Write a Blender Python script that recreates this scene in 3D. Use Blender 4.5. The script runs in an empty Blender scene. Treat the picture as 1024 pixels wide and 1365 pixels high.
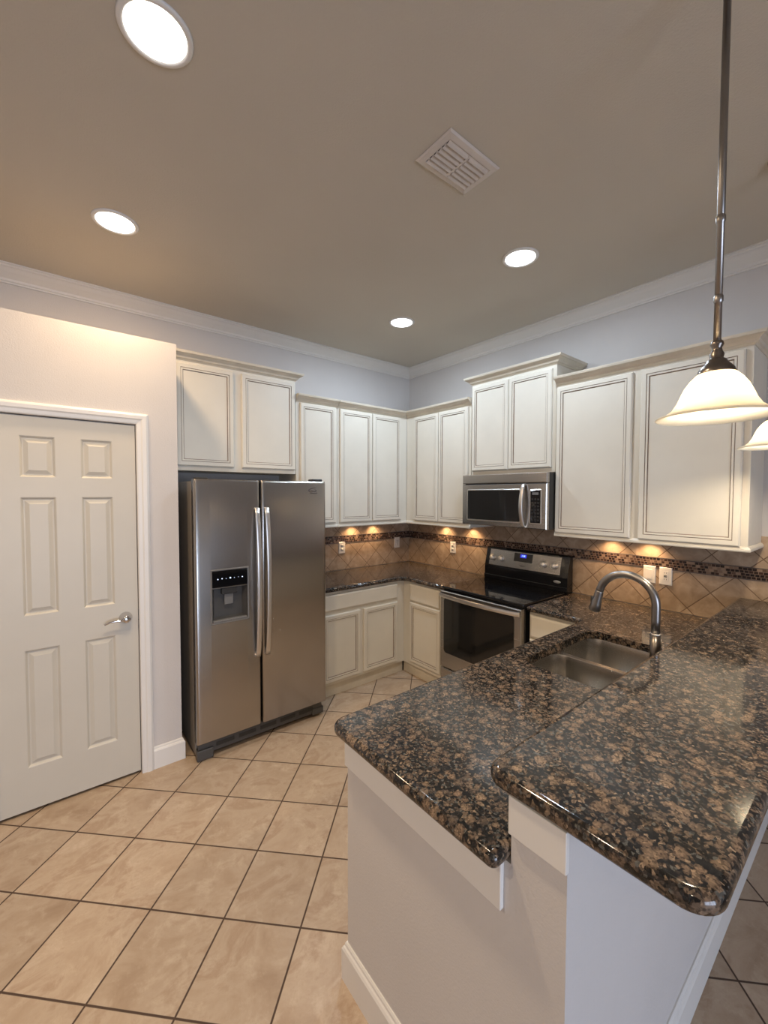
import bpy, bmesh, math, random
from mathutils import Vector, Matrix
random.seed(7)
SC = bpy.context.scene
COL = SC.collection
PI = math.pi

# ------------------------------------------------------------------ camera
F_PX, YAW, PITCH, ROLL = 547.03, 50.9835, -2.0113, 0.1503
CAM = Vector((-3.1286, -3.4941, 1.6763))
PPX, PPY = 6.41, -4.93
def make_camera():
    y, p, r = (math.radians(a) for a in (YAW, PITCH, ROLL))
    fwd = Vector((math.cos(y)*math.cos(p), math.sin(y)*math.cos(p), math.sin(p)))
    rt = Vector((math.sin(y), -math.cos(y), 0))
    up = rt.cross(fwd)
    rt2 = rt*math.cos(r) + up*math.sin(r)
    up2 = -rt*math.sin(r) + up*math.cos(r)
    cd = bpy.data.cameras.new('camera')
    cd.sensor_fit = 'AUTO'; cd.sensor_width = 36.0
    cd.lens = 36.0*F_PX/1365.0
    cd.shift_x = -PPX/1365.0
    cd.shift_y = PPY/1365.0
    cd.clip_start = 0.02; cd.clip_end = 60
    co = bpy.data.objects.new('camera', cd); COL.objects.link(co)
    m = Matrix((rt2, up2, -fwd)).transposed().to_4x4()
    m.translation = CAM
    co.matrix_world = m
    SC.camera = co
make_camera()

# ------------------------------------------------------------------ world, exposure
SC.view_settings.view_transform = 'Standard'
SC.view_settings.look = 'None'
SC.view_settings.gamma = 1.0
SC.view_settings.use_curve_mapping = False
SC.view_settings.exposure = 0.0
W = bpy.data.worlds.new('world'); SC.world = W; W.use_nodes = True
W.node_tree.nodes['Background'].inputs[0].default_value = (0.55, 0.72, 1.0, 1)
W.node_tree.nodes['Background'].inputs[1].default_value = 1.5

LAMP_W = {'near': 18.0, 'pantry': 13.5, 'corner': 14.5, 'microwave': 14.0, 'left': 26.0, 'behind': 8.0}  # left and behind power the two added fill lamps
PUCK_W = 6.0
DAYLIGHT_W = 150.0
WARM = (1.0, 0.78, 0.53); COOL = (0.68, 0.83, 1.0)

def add_light(name, kind, loc, power, color, parent=None, rot=(0, 0, 0), **kw):
    ld = bpy.data.lights.new(name, kind)
    ld.energy = power; ld.color = color
    for k, v in kw.items(): setattr(ld, k, v)
    o = bpy.data.objects.new(name, ld); COL.objects.link(o)
    o.location = loc; o.rotation_euler = rot
    if parent: o.parent = parent
    return o
# daylight outside the sliding glass window of the dining side
add_light('daylight', 'AREA', (-3.4, -7.75, 1.15), DAYLIGHT_W, (0.66, 0.78, 1.0), rot=(-PI/2, 0, PI),
          shape='RECTANGLE', size=2.5, size_y=2.1)

# ------------------------------------------------------------------ mesh helpers
class G:
    def __init__(s): s.v = []; s.f = []; s.m = []; s.s = []
    def add(s, vs, fs, mat=0, smooth=False):
        o = len(s.v); s.v += [tuple(v) for v in vs]
        for f in fs: s.f.append([o+i for i in f]); s.m.append(mat); s.s.append(smooth)
        return s
    def addbm(s, bm, mat=0, smooth=False):
        bm.verts.ensure_lookup_table(); bm.verts.index_update()
        s.add([v.co[:] for v in bm.verts], [[v.index for v in f.verts] for f in bm.faces], mat, smooth)
        bm.free(); return s
    def box(s, x0, x1, y0, y1, z0, z1, bev=0.0, mat=0, seg=2):
        bm = bmesh.new(); bmesh.ops.create_cube(bm, size=1)
        for v in bm.verts:
            v.co = Vector(((x0+x1)/2+v.co.x*(x1-x0), (y0+y1)/2+v.co.y*(y1-y0), (z0+z1)/2+v.co.z*(z1-z0)))
        if bev: bmesh.ops.bevel(bm, geom=bm.edges[:], offset=bev, segments=seg, profile=0.5, affect='EDGES')
        return s.addbm(bm, mat)
    def lathe(s, prof, c=(0, 0, 0), axis='Z', n=32, mat=0, smooth=True, caps=True):
        vs = []; fs = []; k = len(prof)
        for i in range(n):
            a = 2*PI*i/n
            for r, h in prof:
                x, y, z = r*math.cos(a), r*math.sin(a), h
                if axis == 'X': x, y, z = z, x, y
                if axis == 'Y': x, y, z = x, -z, y
                vs.append((c[0]+x, c[1]+y, c[2]+z))
        for i in range(n):
            j = (i+1) % n
            for q in range(k-1): fs.append([i*k+q, j*k+q, j*k+q+1, i*k+q+1])
        if caps:
            if prof[0][0] > 1e-6: fs.append([i*k for i in range(n)][::-1])
            if prof[-1][0] > 1e-6: fs.append([i*k+k-1 for i in range(n)])
        return s.add(vs, fs, mat, smooth)
    def tube(s, pts, rad, n=16, mat=0, flat=None, smooth=True):
        # swept tube; flat=(half width along ref, half depth) for an oval strip
        pts = [Vector(p) for p in pts]; vs = []; fs = []
        t0 = (pts[1]-pts[0]).normalized()
        ref = Vector((1, 0, 0)) if abs(t0.x) < 0.9 else Vector((0, 0, 1))
        for i, p in enumerate(pts):
            t = (pts[min(i+1, len(pts)-1)]-pts[max(i-1, 0)]).normalized()
            u = (ref-t*ref.dot(t)).normalized(); w = t.cross(u)
            r = rad[i] if isinstance(rad, (list, tuple)) else rad
            for k in range(n):
                a = 2*PI*k/n
                if flat: d = u*flat[0]*math.copysign(abs(math.cos(a))**0.5, math.cos(a)) + w*flat[1]*math.copysign(abs(math.sin(a))**0.5, math.sin(a))
                else: d = (u*math.cos(a)+w*math.sin(a))*r
                vs.append(p+d)
        for i in range(len(pts)-1):
            for k in range(n):
                j = (k+1) % n; fs.append([i*n+k, i*n+j, (i+1)*n+j, (i+1)*n+k])
        fs.append(list(range(n))[::-1]); fs.append([(len(pts)-1)*n+k for k in range(n)])
        return s.add(vs, fs, mat, smooth)
    def sweep(s, path, prof, plane='XY', pre=None, post=None, mat=0, closed=False):
        # profile (out, up) swept along a 2-D polyline with mitred corners; 'out' is to the right of travel
        P = [Vector(p) for p in path]; n = len(P); vs = []; fs = []; k = len(prof)
        for i in range(n):
            a = P[i-1] if i > 0 or closed else (Vector(pre) if pre else None)
            b = P[(i+1) % n] if i < n-1 or closed else (Vector(post) if post else None)
            d1 = (P[i]-a).normalized() if a is not None else None
            d2 = (b-P[i]).normalized() if b is not None else None
            if d1 is None: d1 = d2
            if d2 is None: d2 = d1
            n1 = Vector((d1.y, -d1.x)); n2 = Vector((d2.y, -d2.x))
            m = (n1+n2)/(1+n1.dot(n2))
            for o, u in prof:
                q = P[i]+m*o
                vs.append((q.x, q.y, u) if plane == 'XY' else (q.x, u, q.y))
        for i in range(n if closed else n-1):
            j = (i+1) % n
            for q in range(k): fs.append([i*k+q, j*k+q, j*k+(q+1) % k, i*k+(q+1) % k])
        if not closed:
            fs.append(list(range(k))); fs.append([(n-1)*k+q for q in range(k)][::-1])
        return s.add(vs, fs, mat)
    def rings(s, x0, x1, z0, z1, prof):
        # stepped panel facing -Y: prof = [(inset, y, mat of the face that leads to it)]
        vs = []; fs = []; ms = []
        for ins, y, m in prof:
            vs += [(x0+ins, y, z0+ins), (x1-ins, y, z0+ins), (x1-ins, y, z1-ins), (x0+ins, y, z1-ins)]
        for i in range(len(prof)-1):
            for q in range(4):
                r = (q+1) % 4
                fs.append([i*4+q, i*4+r, (i+1)*4+r, (i+1)*4+q]); ms.append(prof[i+1][2])
        L = (len(prof)-1)*4
        fs.append([L, L+1, L+2, L+3]); ms.append(0)
        o = len(s.v); s.v += vs
        for f, m in zip(fs, ms): s.f.append([o+i for i in f]); s.m.append(m); s.s.append(False)
        return s

def fillet(poly, rads, n=8):
    out = []; N = len(poly)
    for i in range(N):
        p = Vector(poly[i]); r = rads[i]
        if r <= 0: out.append(p); continue
        a = (Vector(poly[i-1])-p).normalized(); b = (Vector(poly[(i+1) % N])-p).normalized()
        ang = a.angle(b); t = r/math.tan(ang/2)
        c = p+(a+b).normalized()*(r/math.sin(ang/2))
        s = p+a*t-c; e = p+b*t-c
        sweep = s.angle_signed(e)
        for k in range(n+1):
            q = s.copy(); q.rotate(Matrix.Rotation(-sweep*k/n, 2)); out.append(c+q)
    return out
def inset_poly(P, d):
    out = []; N = len(P)
    for i in range(N):
        d1 = (P[i]-P[i-1]).normalized(); d2 = (P[(i+1) % N]-P[i]).normalized()
        n1 = Vector((-d1.y, d1.x)); n2 = Vector((-d2.y, d2.x))      # inward for CCW
        out.append(P[i]+(n1+n2)/max(0.3, 1+n1.dot(n2))*d)
    return out
def slab(P, z0, z1, r, hole=None, seg=5):
    # stone slab from a CCW outline with a rounded edge and an optional hole
    bm = bmesh.new(); loops = []
    lv = []
    for k in range(seg+1):
        a = PI/2*k/seg; lv.append((r*(1-math.sin(a)), z0+r*(1-math.cos(a))))
    for k in range(seg+1):
        a = PI/2*k/seg; lv.append((r*(1-math.cos(a)), z1-r*(1-math.sin(a))))
    for ins, z in lv:
        loops.append([bm.verts.new((p.x, p.y, z)) for p in inset_poly(P, ins)])
    n = len(P)
    for a, b in zip(loops, loops[1:]):
        for i in range(n):
            bm.faces.new([a[i], a[(i+1) % n], b[(i+1) % n], b[i]]).smooth = True
    hl = []
    if hole:
        hl = [[bm.verts.new((p.x, p.y, z)) for p in hole] for z in (z0, z1)]
        m = len(hole)
        for i in range(m): bm.faces.new([hl[0][i], hl[1][i], hl[1][(i+1) % m], hl[0][(i+1) % m]])
    for q, L in ((0, loops[0]), (1, loops[-1])):
        es = [bm.edges.get((L[i], L[(i+1) % n])) for i in range(n)]
        if hole: es += [bm.edges.get((hl[q][i], hl[q][(i+1) % len(hole)])) for i in range(len(hole))]
        if hole: bmesh.ops.triangle_fill(bm, edges=es, use_beauty=True, normal=(0, 0, 1))
        else: bm.faces.new(L)
    bmesh.ops.recalc_face_normals(bm, faces=bm.faces[:])
    return bm

def link(name, me, mats, parent):
    for m in (mats if isinstance(mats, (list, tuple)) else [mats]): me.materials.append(m)
    o = bpy.data.objects.new(name, me); COL.objects.link(o)
    if parent: o.parent = parent
    return o
def obj(name, g, mats, parent=None, off=None, recalc=True):
    me = bpy.data.meshes.new(name)
    vs = g.v
    if off is not None: vs = [(a-off[0], b-off[1], c-off[2]) for a, b, c in vs]
    me.from_pydata(vs, [], g.f)
    for p, m, s in zip(me.polygons, g.m, g.s): p.material_index = m; p.use_smooth = s
    if recalc:
        bm = bmesh.new(); bm.from_mesh(me); bmesh.ops.recalc_face_normals(bm, faces=bm.faces[:]); bm.to_mesh(me); bm.free()
    o = link(name, me, mats, parent)
    if off is not None and parent is None: o.location = off
    return o
def objbm(name, bm, mats, parent=None):
    me = bpy.data.meshes.new(name); bm.to_mesh(me); bm.free()
    return link(name, me, mats, parent)
def thing(name, label, cat, loc=(0, 0, 0), rotz=0.0, group=None):
    o = bpy.data.objects.new(name, None); COL.objects.link(o)
    o.empty_display_size = 0.1
    o.location = loc; o.rotation_euler = (0, 0, rotz)
    o['label'] = label; o['category'] = cat
    if group: o['group'] = group
    return o
def tag(o, label, cat, kind=None, group=None):
    o['label'] = label; o['category'] = cat
    if kind: o['kind'] = kind
    if group: o['group'] = group
    return o
def struct(name, g, m, label, cat, recalc=True):
    return tag(obj(name, g, m, recalc=recalc), label, cat, 'structure')
def dup(root, loc, rotz, label, group=None):
    r = root.copy(); COL.objects.link(r); r.location = loc; r.rotation_euler = (0, 0, rotz); r['label'] = label
    if group: r['group'] = group
    for ch in list(root.children):
        c = ch.copy(); COL.objects.link(c); c.parent = r
        for gch in ch.children:
            d = gch.copy(); COL.objects.link(d); d.parent = c
    return r
def text(name, s, size, m, parent, loc, rot, depth=0.0006, align='CENTER'):
    cu = bpy.data.curves.new(name, 'FONT'); cu.body = s; cu.size = size; cu.extrude = depth; cu.align_x = align; cu.align_y = 'CENTER'
    t = bpy.data.objects.new(name+'_tmp', cu); COL.objects.link(t)
    bpy.context.view_layer.update()
    me = bpy.data.meshes.new_from_object(t.evaluated_get(bpy.context.evaluated_depsgraph_get()))
    bpy.data.objects.remove(t)
    me.materials.clear()
    o = link(name, me, m, parent); o.location = loc; o.rotation_euler = rot
    return o

# ------------------------------------------------------------------ materials
def lin(r, g, b):
    f = lambda c: (c/255/12.92) if c/255 <= 0.04045 else ((c/255+0.055)/1.055)**2.4
    return (f(r), f(g), f(b), 1)
class N:
    def __init__(s, name):
        s.m = bpy.data.materials.new(name); s.m.use_nodes = True
        s.t = s.m.node_tree; s.b = s.t.nodes['Principled BSDF']; s.out = s.t.nodes['Material Output']
    def n(s, kind, **kw):
        x = s.t.nodes.new(kind)
        for k, v in kw.items(): setattr(x, k, v)
        return x
    def l(s, a, b): s.t.links.new(a, b)
    def set(s, **kw):
        for k, v in kw.items(): s.b.inputs[k.replace('_', ' ')].default_value = v
    def obco(s): return s.n('ShaderNodeTexCoord').outputs['Object']
    def math(s, op, a, b=None, c=None):
        x = s.n('ShaderNodeMath', operation=op)
        for i, v in enumerate((a, b, c)):
            if v is None: continue
            if isinstance(v, (int, float)): x.inputs[i].default_value = v
            else: s.l(v, x.inputs[i])
        return x.outputs[0]
    def noise(s, co, scale, detail=3, rough=0.55, dist=0.0):
        x = s.n('ShaderNodeTexNoise'); x.inputs['Scale'].default_value = scale; x.inputs['Detail'].default_value = detail
        x.inputs['Roughness'].default_value = rough; x.inputs['Distortion'].default_value = dist
        if co is not None: s.l(co, x.inputs['Vector'])
        return x
    def ramp(s, fac, stops, interp='LINEAR'):
        x = s.n('ShaderNodeValToRGB'); x.color_ramp.interpolation = interp
        e = x.color_ramp.elements
        while len(e) > 1: e.remove(e[-1])
        e[0].position = stops[0][0]; e[0].color = stops[0][1]
        for p, c in stops[1:]:
            q = e.new(p); q.color = c
        s.l(fac, x.inputs[0]); return x.outputs[0]
    def mix(s, fac, a, b, blend='MIX'):
        x = s.n('ShaderNodeMix', data_type='RGBA', blend_type=blend)
        for i, v in ((0, fac), (6, a), (7, b)):
            if isinstance(v, (int, float)): x.inputs[i].default_value = v
            elif isinstance(v, tuple): x.inputs[i].default_value = v
            else: s.l(v, x.inputs[i])
        return x.outputs[2]
    def bump(s, h, strength=0.1, dist=0.002):
        x = s.n('ShaderNodeBump'); x.inputs['Strength'].default_value = strength; x.inputs['Distance'].default_value = dist
        s.l(h, x.inputs['Height']); s.l(x.outputs[0], s.b.inputs['Normal'])

def plain(name, col, rough=0.5, metal=0.0, var=0.04, scale=6.0, spec=0.5, bump=None):
    k = N(name); co = k.obco()
    nz = k.noise(co, scale, 3)
    c2 = tuple(min(1, c*(1+var)) for c in col[:3])+(1,); c1 = tuple(c*(1-var) for c in col[:3])+(1,)
    k.l(k.ramp(nz.outputs[0], [(0.3, c1), (0.7, c2)]), k.b.inputs['Base Color'])
    k.set(Roughness=rough, Metallic=metal, Specular_IOR_Level=spec)
    if bump: k.bump(k.noise(co, bump[0], 2).outputs[0], bump[1], bump[2])
    return k.m
def emis(name, col, s):
    k = N(name); k.set(Base_Color=col, Emission_Color=col, Emission_Strength=s, Roughness=0.4); return k.m
def steel(name, col, rough, vertical=True):
    k = N(name); co = k.obco()
    mp = k.n('ShaderNodeMapping'); k.l(co, mp.inputs[0])
    mp.inputs['Scale'].default_value = (260, 260, 2) if vertical else (2, 2, 260)
    nz = k.noise(mp.outputs[0], 1.0, 2)
    k.l(k.ramp(nz.outputs[0], [(0.3, tuple(c*0.99 for c in col[:3])+(1,)), (0.7, tuple(min(1, c*1.01) for c in col[:3])+(1,))]), k.b.inputs['Base Color'])
    k.l(k.math('MULTIPLY_ADD', nz.outputs[0], 0.02, rough-0.01), k.b.inputs['Roughness'])
    k.set(Metallic=1.0)
    return k.m

M_wall = plain('wall_paint', (0.60, 0.565, 0.54, 1), 0.75, var=0.02, scale=3, spec=0.3, bump=(150, 0.28, 0.003))
M_ceil = plain('ceiling_paint', (0.545, 0.495, 0.42, 1), 0.85, var=0.02, scale=2, spec=0.2, bump=(140, 0.3, 0.003))
M_trim = plain('trim_paint', (0.74, 0.715, 0.68, 1), 0.38, var=0.015, scale=4)
M_cab = plain('cream_cabinet_paint', (0.71, 0.655, 0.555, 1), 0.40, var=0.03, scale=5)
M_glaze = plain('umber_glaze', (0.27, 0.20, 0.15, 1), 0.55, var=0.25, scale=14)
M_moul = plain('glazed_crown_paint', (0.62, 0.55, 0.44, 1), 0.42, var=0.08, scale=9)
M_crown = plain('crown_paint', (0.70, 0.665, 0.625, 1), 0.5, var=0.015)
M_door = plain('door_paint', (0.57, 0.53, 0.455, 1), 0.42, var=0.015, scale=5)
M_steel = steel('brushed_steel', (0.40, 0.375, 0.35, 1), 0.26)
M_steelh = steel('brushed_steel_horizontal', (0.46, 0.435, 0.41, 1), 0.27, False)
M_bright = steel('satin_handle_steel', (0.68, 0.65, 0.62, 1), 0.34)
M_sink = steel('sink_steel', (0.52, 0.49, 0.45, 1), 0.26)
M_nickel = plain('brushed_nickel', (0.29, 0.27, 0.255, 1), 0.33, 1.0)
M_chrome = plain('polished_chrome', (0.62, 0.62, 0.64, 1), 0.08, 1.0)
M_bronze = plain('dark_nickel', (0.22, 0.19, 0.165, 1), 0.28, 1.0)
M_side = plain('fridge_side_paint', (0.20, 0.175, 0.15, 1), 0.45, var=0.05)
M_black = plain('black_enamel', (0.008, 0.008, 0.009, 1), 0.12, var=0.1)
M_glass = plain('black_glass', (0.006, 0.006, 0.007, 1), 0.04, var=0.1, spec=0.6)
M_oven = plain('oven_window_glass', (0.014, 0.013, 0.012, 1), 0.06, var=0.2, spec=0.6)
M_dark = plain('dark_plastic', (0.022, 0.021, 0.02, 1), 0.45)
M_grey = plain('grey_plastic', (0.16, 0.155, 0.15, 1), 0.4)
M_mid = plain('grille_plastic', (0.06, 0.057, 0.055, 1), 0.45)
M_white = plain('outlet_plastic', (0.76, 0.72, 0.66, 1), 0.35, var=0.01)
M_slot = plain('outlet_slot', (0.05, 0.045, 0.04, 1), 0.5)
M_vent = plain('vent_enamel', (0.60, 0.54, 0.49, 1), 0.4, var=0.02)
M_ventin = plain('vent_dark', (0.06, 0.05, 0.045, 1), 0.7)
M_lens = emis('lit_lens', (1.0, 0.97, 0.92, 1), 9.0)
M_lensc = emis('lit_cool_lens', (0.93, 0.97, 1.0, 1), 9.0)
M_bulb = emis('lit_bulb', (1.0, 0.83, 0.60, 1), 480.0)
M_puck = emis('lit_puck', (1.0, 0.66, 0.34, 1), 6.0)
M_blue = emis('blue_digits', (0.25, 0.4, 1.0, 1), 3.0)
M_bluebg = emis('blue_display', (0.02, 0.03, 0.55, 1), 0.7)
M_led = emis('panel_led', (0.6, 0.72, 1.0, 1), 1.6)
M_knob = plain('knob_silver', (0.74, 0.71, 0.67, 1), 0.38, 0.55)
M_logo = plain('badge_ink', (0.09, 0.07, 0.065, 1), 0.4)
M_badge = plain('badge_silver', (0.62, 0.62, 0.62, 1), 0.3, 0.8)
M_sky = emis('overcast_garden', (0.62, 0.76, 1.0, 1), 1.0)

def make_shade():
    k = N('frosted_shade_glass')
    k.t.nodes.remove(k.b)
    tr = k.n('ShaderNodeBsdfTranslucent'); tr.inputs[0].default_value = (1.0, 0.95, 0.84, 1)
    df = k.n('ShaderNodeBsdfDiffuse'); df.inputs[0].default_value = (0.85, 0.80, 0.70, 1)
    gl = k.n('ShaderNodeBsdfGlossy'); gl.inputs['Roughness'].default_value = 0.2
    nz = k.noise(k.obco(), 9, 4)
    a = k.n('ShaderNodeMixShader'); k.l(k.math('MULTIPLY_ADD', nz.outputs[0], 0.16, 0.10), a.inputs[0]); k.l(tr.outputs[0], a.inputs[1]); k.l(df.outputs[0], a.inputs[2])
    b = k.n('ShaderNodeMixShader'); b.inputs[0].default_value = 0.05; k.l(a.outputs[0], b.inputs[1]); k.l(gl.outputs[0], b.inputs[2])
    k.l(b.outputs[0], k.out.inputs[0])
    return k.m
M_shade = make_shade()

def make_pane():
    k = N('window_glass'); k.t.nodes.remove(k.b)
    t = k.n('ShaderNodeBsdfTransparent'); g = k.n('ShaderNodeBsdfGlossy'); g.inputs['Roughness'].default_value = 0.02
    fr = k.n('ShaderNodeFresnel'); fr.inputs[0].default_value = 1.45
    m = k.n('ShaderNodeMixShader'); k.l(fr.outputs[0], m.inputs[0]); k.l(t.outputs[0], m.inputs[1]); k.l(g.outputs[0], m.inputs[2])
    k.l(m.outputs[0], k.out.inputs[0]); return k.m
M_pane = make_pane()

def make_granite():
    k = N('brown_granite'); co = k.obco()
    warp = k.noise(co, 45, 3)
    wv = k.n('ShaderNodeVectorMath', operation='MULTIPLY_ADD')
    k.l(warp.outputs['Color'], wv.inputs[0]); wv.inputs[1].default_value = (0.009, 0.009, 0.009); k.l(co, wv.inputs[2])
    v1 = k.n('ShaderNodeTexVoronoi'); v1.inputs['Scale'].default_value = 40; k.l(wv.outputs[0], v1.inputs['Vector'])
    sep = k.n('ShaderNodeSeparateColor'); k.l(v1.outputs['Color'], sep.inputs[0])
    thr = k.math('MULTIPLY_ADD', sep.outputs[1], 0.52, 0.12)
    rag = k.math('MULTIPLY_ADD', k.noise(co, 240, 3, 0.7).outputs[0], 0.40, -0.20)
    d = k.math('ADD', k.math('SUBTRACT', thr, v1.outputs['Distance']), rag)
    clampm = k.n('ShaderNodeClamp'); k.l(k.math('MULTIPLY_ADD', d, 7.0, 0.4), clampm.inputs[0])
    core = k.n('ShaderNodeClamp'); k.l(k.math('MULTIPLY_ADD', d, 5.0, -0.55), core.inputs[0])
    body = k.ramp(sep.outputs[0], [(0.0, lin(84, 71, 62)), (0.25, lin(108, 91, 77)), (0.45, lin(76, 68, 63)), (0.65, lin(118, 99, 82)), (0.85, lin(94, 81, 71)), (1.0, lin(130, 111, 93))])
    blob = k.mix(core.outputs[0], body, k.mix(0.28, body, lin(152, 130, 108)))
    v2 = k.n('ShaderNodeTexVoronoi'); v2.inputs['Scale'].default_value = 160; k.l(wv.outputs[0], v2.inputs['Vector'])
    s2 = k.n('ShaderNodeSeparateColor'); k.l(v2.outputs['Color'], s2.inputs[0])
    matrix = k.ramp(s2.outputs[0], [(0.0, lin(27, 26, 26)), (0.26, lin(46, 42, 40)), (0.44, lin(76, 66, 58)), (0.57, lin(36, 37, 38)), (0.72, lin(98, 84, 72)), (0.85, lin(86, 86, 84)), (0.94, lin(128, 111, 95))], 'CONSTANT')
    v3 = k.n('ShaderNodeTexVoronoi'); v3.inputs['Scale'].default_value = 260; k.l(co, v3.inputs['Vector'])
    s3 = k.n('ShaderNodeSeparateColor'); k.l(v3.outputs['Color'], s3.inputs[0])
    speck = k.ramp(s3.outputs[0], [(0.0, (0.45, 0.44, 0.43, 1)), (0.25, (0.8, 0.79, 0.78, 1)), (0.6, (1.05, 1.03, 1.0, 1)), (0.9, (1.35, 1.3, 1.22, 1))], 'CONSTANT')
    base = k.mix(clampm.outputs[0], matrix, blob)
    k.l(k.mix(1.0, base, speck, 'MULTIPLY'), k.b.inputs['Base Color'])
    k.set(Roughness=0.09, Specular_IOR_Level=0.5)
    return k.m
M_granite = make_granite()

def make_floor_tile():
    S, ANG, OX, OY, GR = 0.3113, 44.7164, -2.8599, -0.332, 0.0065
    k = N('travertine_floor_tile'); co = k.obco()
    mp = k.n('ShaderNodeMapping', vector_type='TEXTURE'); k.l(co, mp.inputs[0])
    mp.inputs['Location'].default_value = (OX, OY, 0); mp.inputs['Rotation'].default_value = (0, 0, math.radians(ANG)); mp.inputs['Scale'].default_value = (S, S, 1)
    sp = k.n('ShaderNodeSeparateXYZ'); k.l(mp.outputs[0], sp.inputs[0])
    fx = k.math('FRACT', sp.outputs[0]); fy = k.math('FRACT', sp.outputs[1])
    ex = k.math('MINIMUM', fx, k.math('SUBTRACT', 1.0, fx)); ey = k.math('MINIMUM', fy, k.math('SUBTRACT', 1.0, fy))
    e = k.math('MINIMUM', ex, ey)
    g = GR/2/S
    tile = k.n('ShaderNodeMapRange'); k.l(e, tile.inputs[0]); tile.inputs[1].default_value = g*0.75; tile.inputs[2].default_value = g*1.35
    cell = k.n('ShaderNodeCombineXYZ'); k.l(k.math('FLOOR', sp.outputs[0]), cell.inputs[0]); k.l(k.math('FLOOR', sp.outputs[1]), cell.inputs[1])
    wn = k.n('ShaderNodeTexWhiteNoise', noise_dimensions='3D'); k.l(cell.outputs[0], wn.inputs[0])
    off = k.n('ShaderNodeVectorMath', operation='MULTIPLY_ADD'); k.l(wn.outputs['Color'], off.inputs[0]); off.inputs[1].default_value = (9, 9, 9); k.l(co, off.inputs[2])
    st = k.n('ShaderNodeMapping'); k.l(off.outputs[0], st.inputs[0]); st.inputs['Rotation'].default_value = (0, 0, 0.75); st.inputs['Scale'].default_value = (1.0, 1.45, 1)
    n1 = k.noise(st.outputs[0], 4.0, 8, 0.66, 0.5); n2 = k.noise(off.outputs[0], 28, 4, 0.6)
    c1 = k.ramp(n1.outputs[0], [(0.25, lin(162, 137, 113)), (0.42, lin(184, 161, 137)), (0.52, lin(193, 172, 149)), (0.60, lin(176, 151, 127)), (0.70, lin(197, 177, 154)), (0.85, lin(212, 196, 176))])
    n3 = k.noise(off.outputs[0], 11, 8, 0.7, 0.3)
    cl = k.n('ShaderNodeMapRange'); k.l(n3.outputs[0], cl.inputs[0]); cl.inputs[1].default_value = 0.52; cl.inputs[2].default_value = 0.68; cl.inputs[4].default_value = 0.55
    c1 = k.mix(cl.outputs[0], c1, lin(218, 200, 178))
    c2 = k.mix(k.math('MULTIPLY', n2.outputs[0], 0.34), c1, lin(152, 124, 98))
    hs = k.n('ShaderNodeHueSaturation'); k.l(c2, hs.inputs['Color']); k.l(k.math('MULTIPLY_ADD', wn.outputs['Value'], 0.14, 0.84), hs.inputs['Value'])
    k.l(k.mix(tile.outputs[0], lin(74, 56, 44), hs.outputs[0]), k.b.inputs['Base Color'])
    k.l(k.math('MULTIPLY_ADD', tile.outputs[0], -0.45, 0.85), k.b.inputs['Roughness'])
    k.bump(k.math('ADD', tile.outputs[0], k.math('MULTIPLY', n2.outputs[0], 0.12)), 0.5, 0.002)
    return k.m
M_floor = make_floor_tile()

def make_diag_tile():
    # local x along the wall, z up; tumbled stone set on the diagonal
    k = N('diagonal_wall_tile'); co = k.obco()
    sp = k.n('ShaderNodeSeparateXYZ'); k.l(co, sp.inputs[0])
    D = 0.238
    along = sp.outputs[0]
    p = k.math('DIVIDE', k.math('ADD', k.math('ADD', along, sp.outputs[2]), 4.0+0.0), D)
    q = k.math('DIVIDE', k.math('ADD', k.math('SUBTRACT', along, sp.outputs[2]), 4.0+0.0), D)
    fx = k.math('FRACT', p); fy = k.math('FRACT', q)
    e = k.math('MINIMUM', k.math('MINIMUM', fx, k.math('SUBTRACT', 1.0, fx)), k.math('MINIMUM', fy, k.math('SUBTRACT', 1.0, fy)))
    tile = k.n('ShaderNodeMapRange'); k.l(e, tile.inputs[0]); tile.inputs[1].default_value = 0.008; tile.inputs[2].default_value = 0.022
    cell = k.n('ShaderNodeCombineXYZ'); k.l(k.math('FLOOR', p), cell.inputs[0]); k.l(k.math('FLOOR', q), cell.inputs[1])
    wn = k.n('ShaderNodeTexWhiteNoise', noise_dimensions='3D'); k.l(cell.outputs[0], wn.inputs[0])
    off = k.n('ShaderNodeVectorMath', operation='MULTIPLY_ADD'); k.l(wn.outputs['Color'], off.inputs[0]); off.inputs[1].default_value = (5, 5, 5); k.l(co, off.inputs[2])
    n1 = k.noise(off.outputs[0], 14, 5, 0.6, 0.6)
    c1 = k.ramp(n1.outputs[0], [(0.3, lin(150, 126, 102)), (0.55, lin(174, 150, 126)), (0.75, lin(190, 168, 144))])
    hs = k.n('ShaderNodeHueSaturation'); k.l(c1, hs.inputs['Color']); k.l(k.math('MULTIPLY_ADD', wn.outputs['Value'], 0.22, 0.86), hs.inputs['Value'])
    k.l(k.mix(tile.outputs[0], lin(112, 88, 66), hs.outputs[0]), k.b.inputs['Base Color'])
    k.set(Roughness=0.42); k.bump(tile.outputs[0], 0.5, 0.0015)
    return k.m
M_diag = make_diag_tile()
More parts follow.
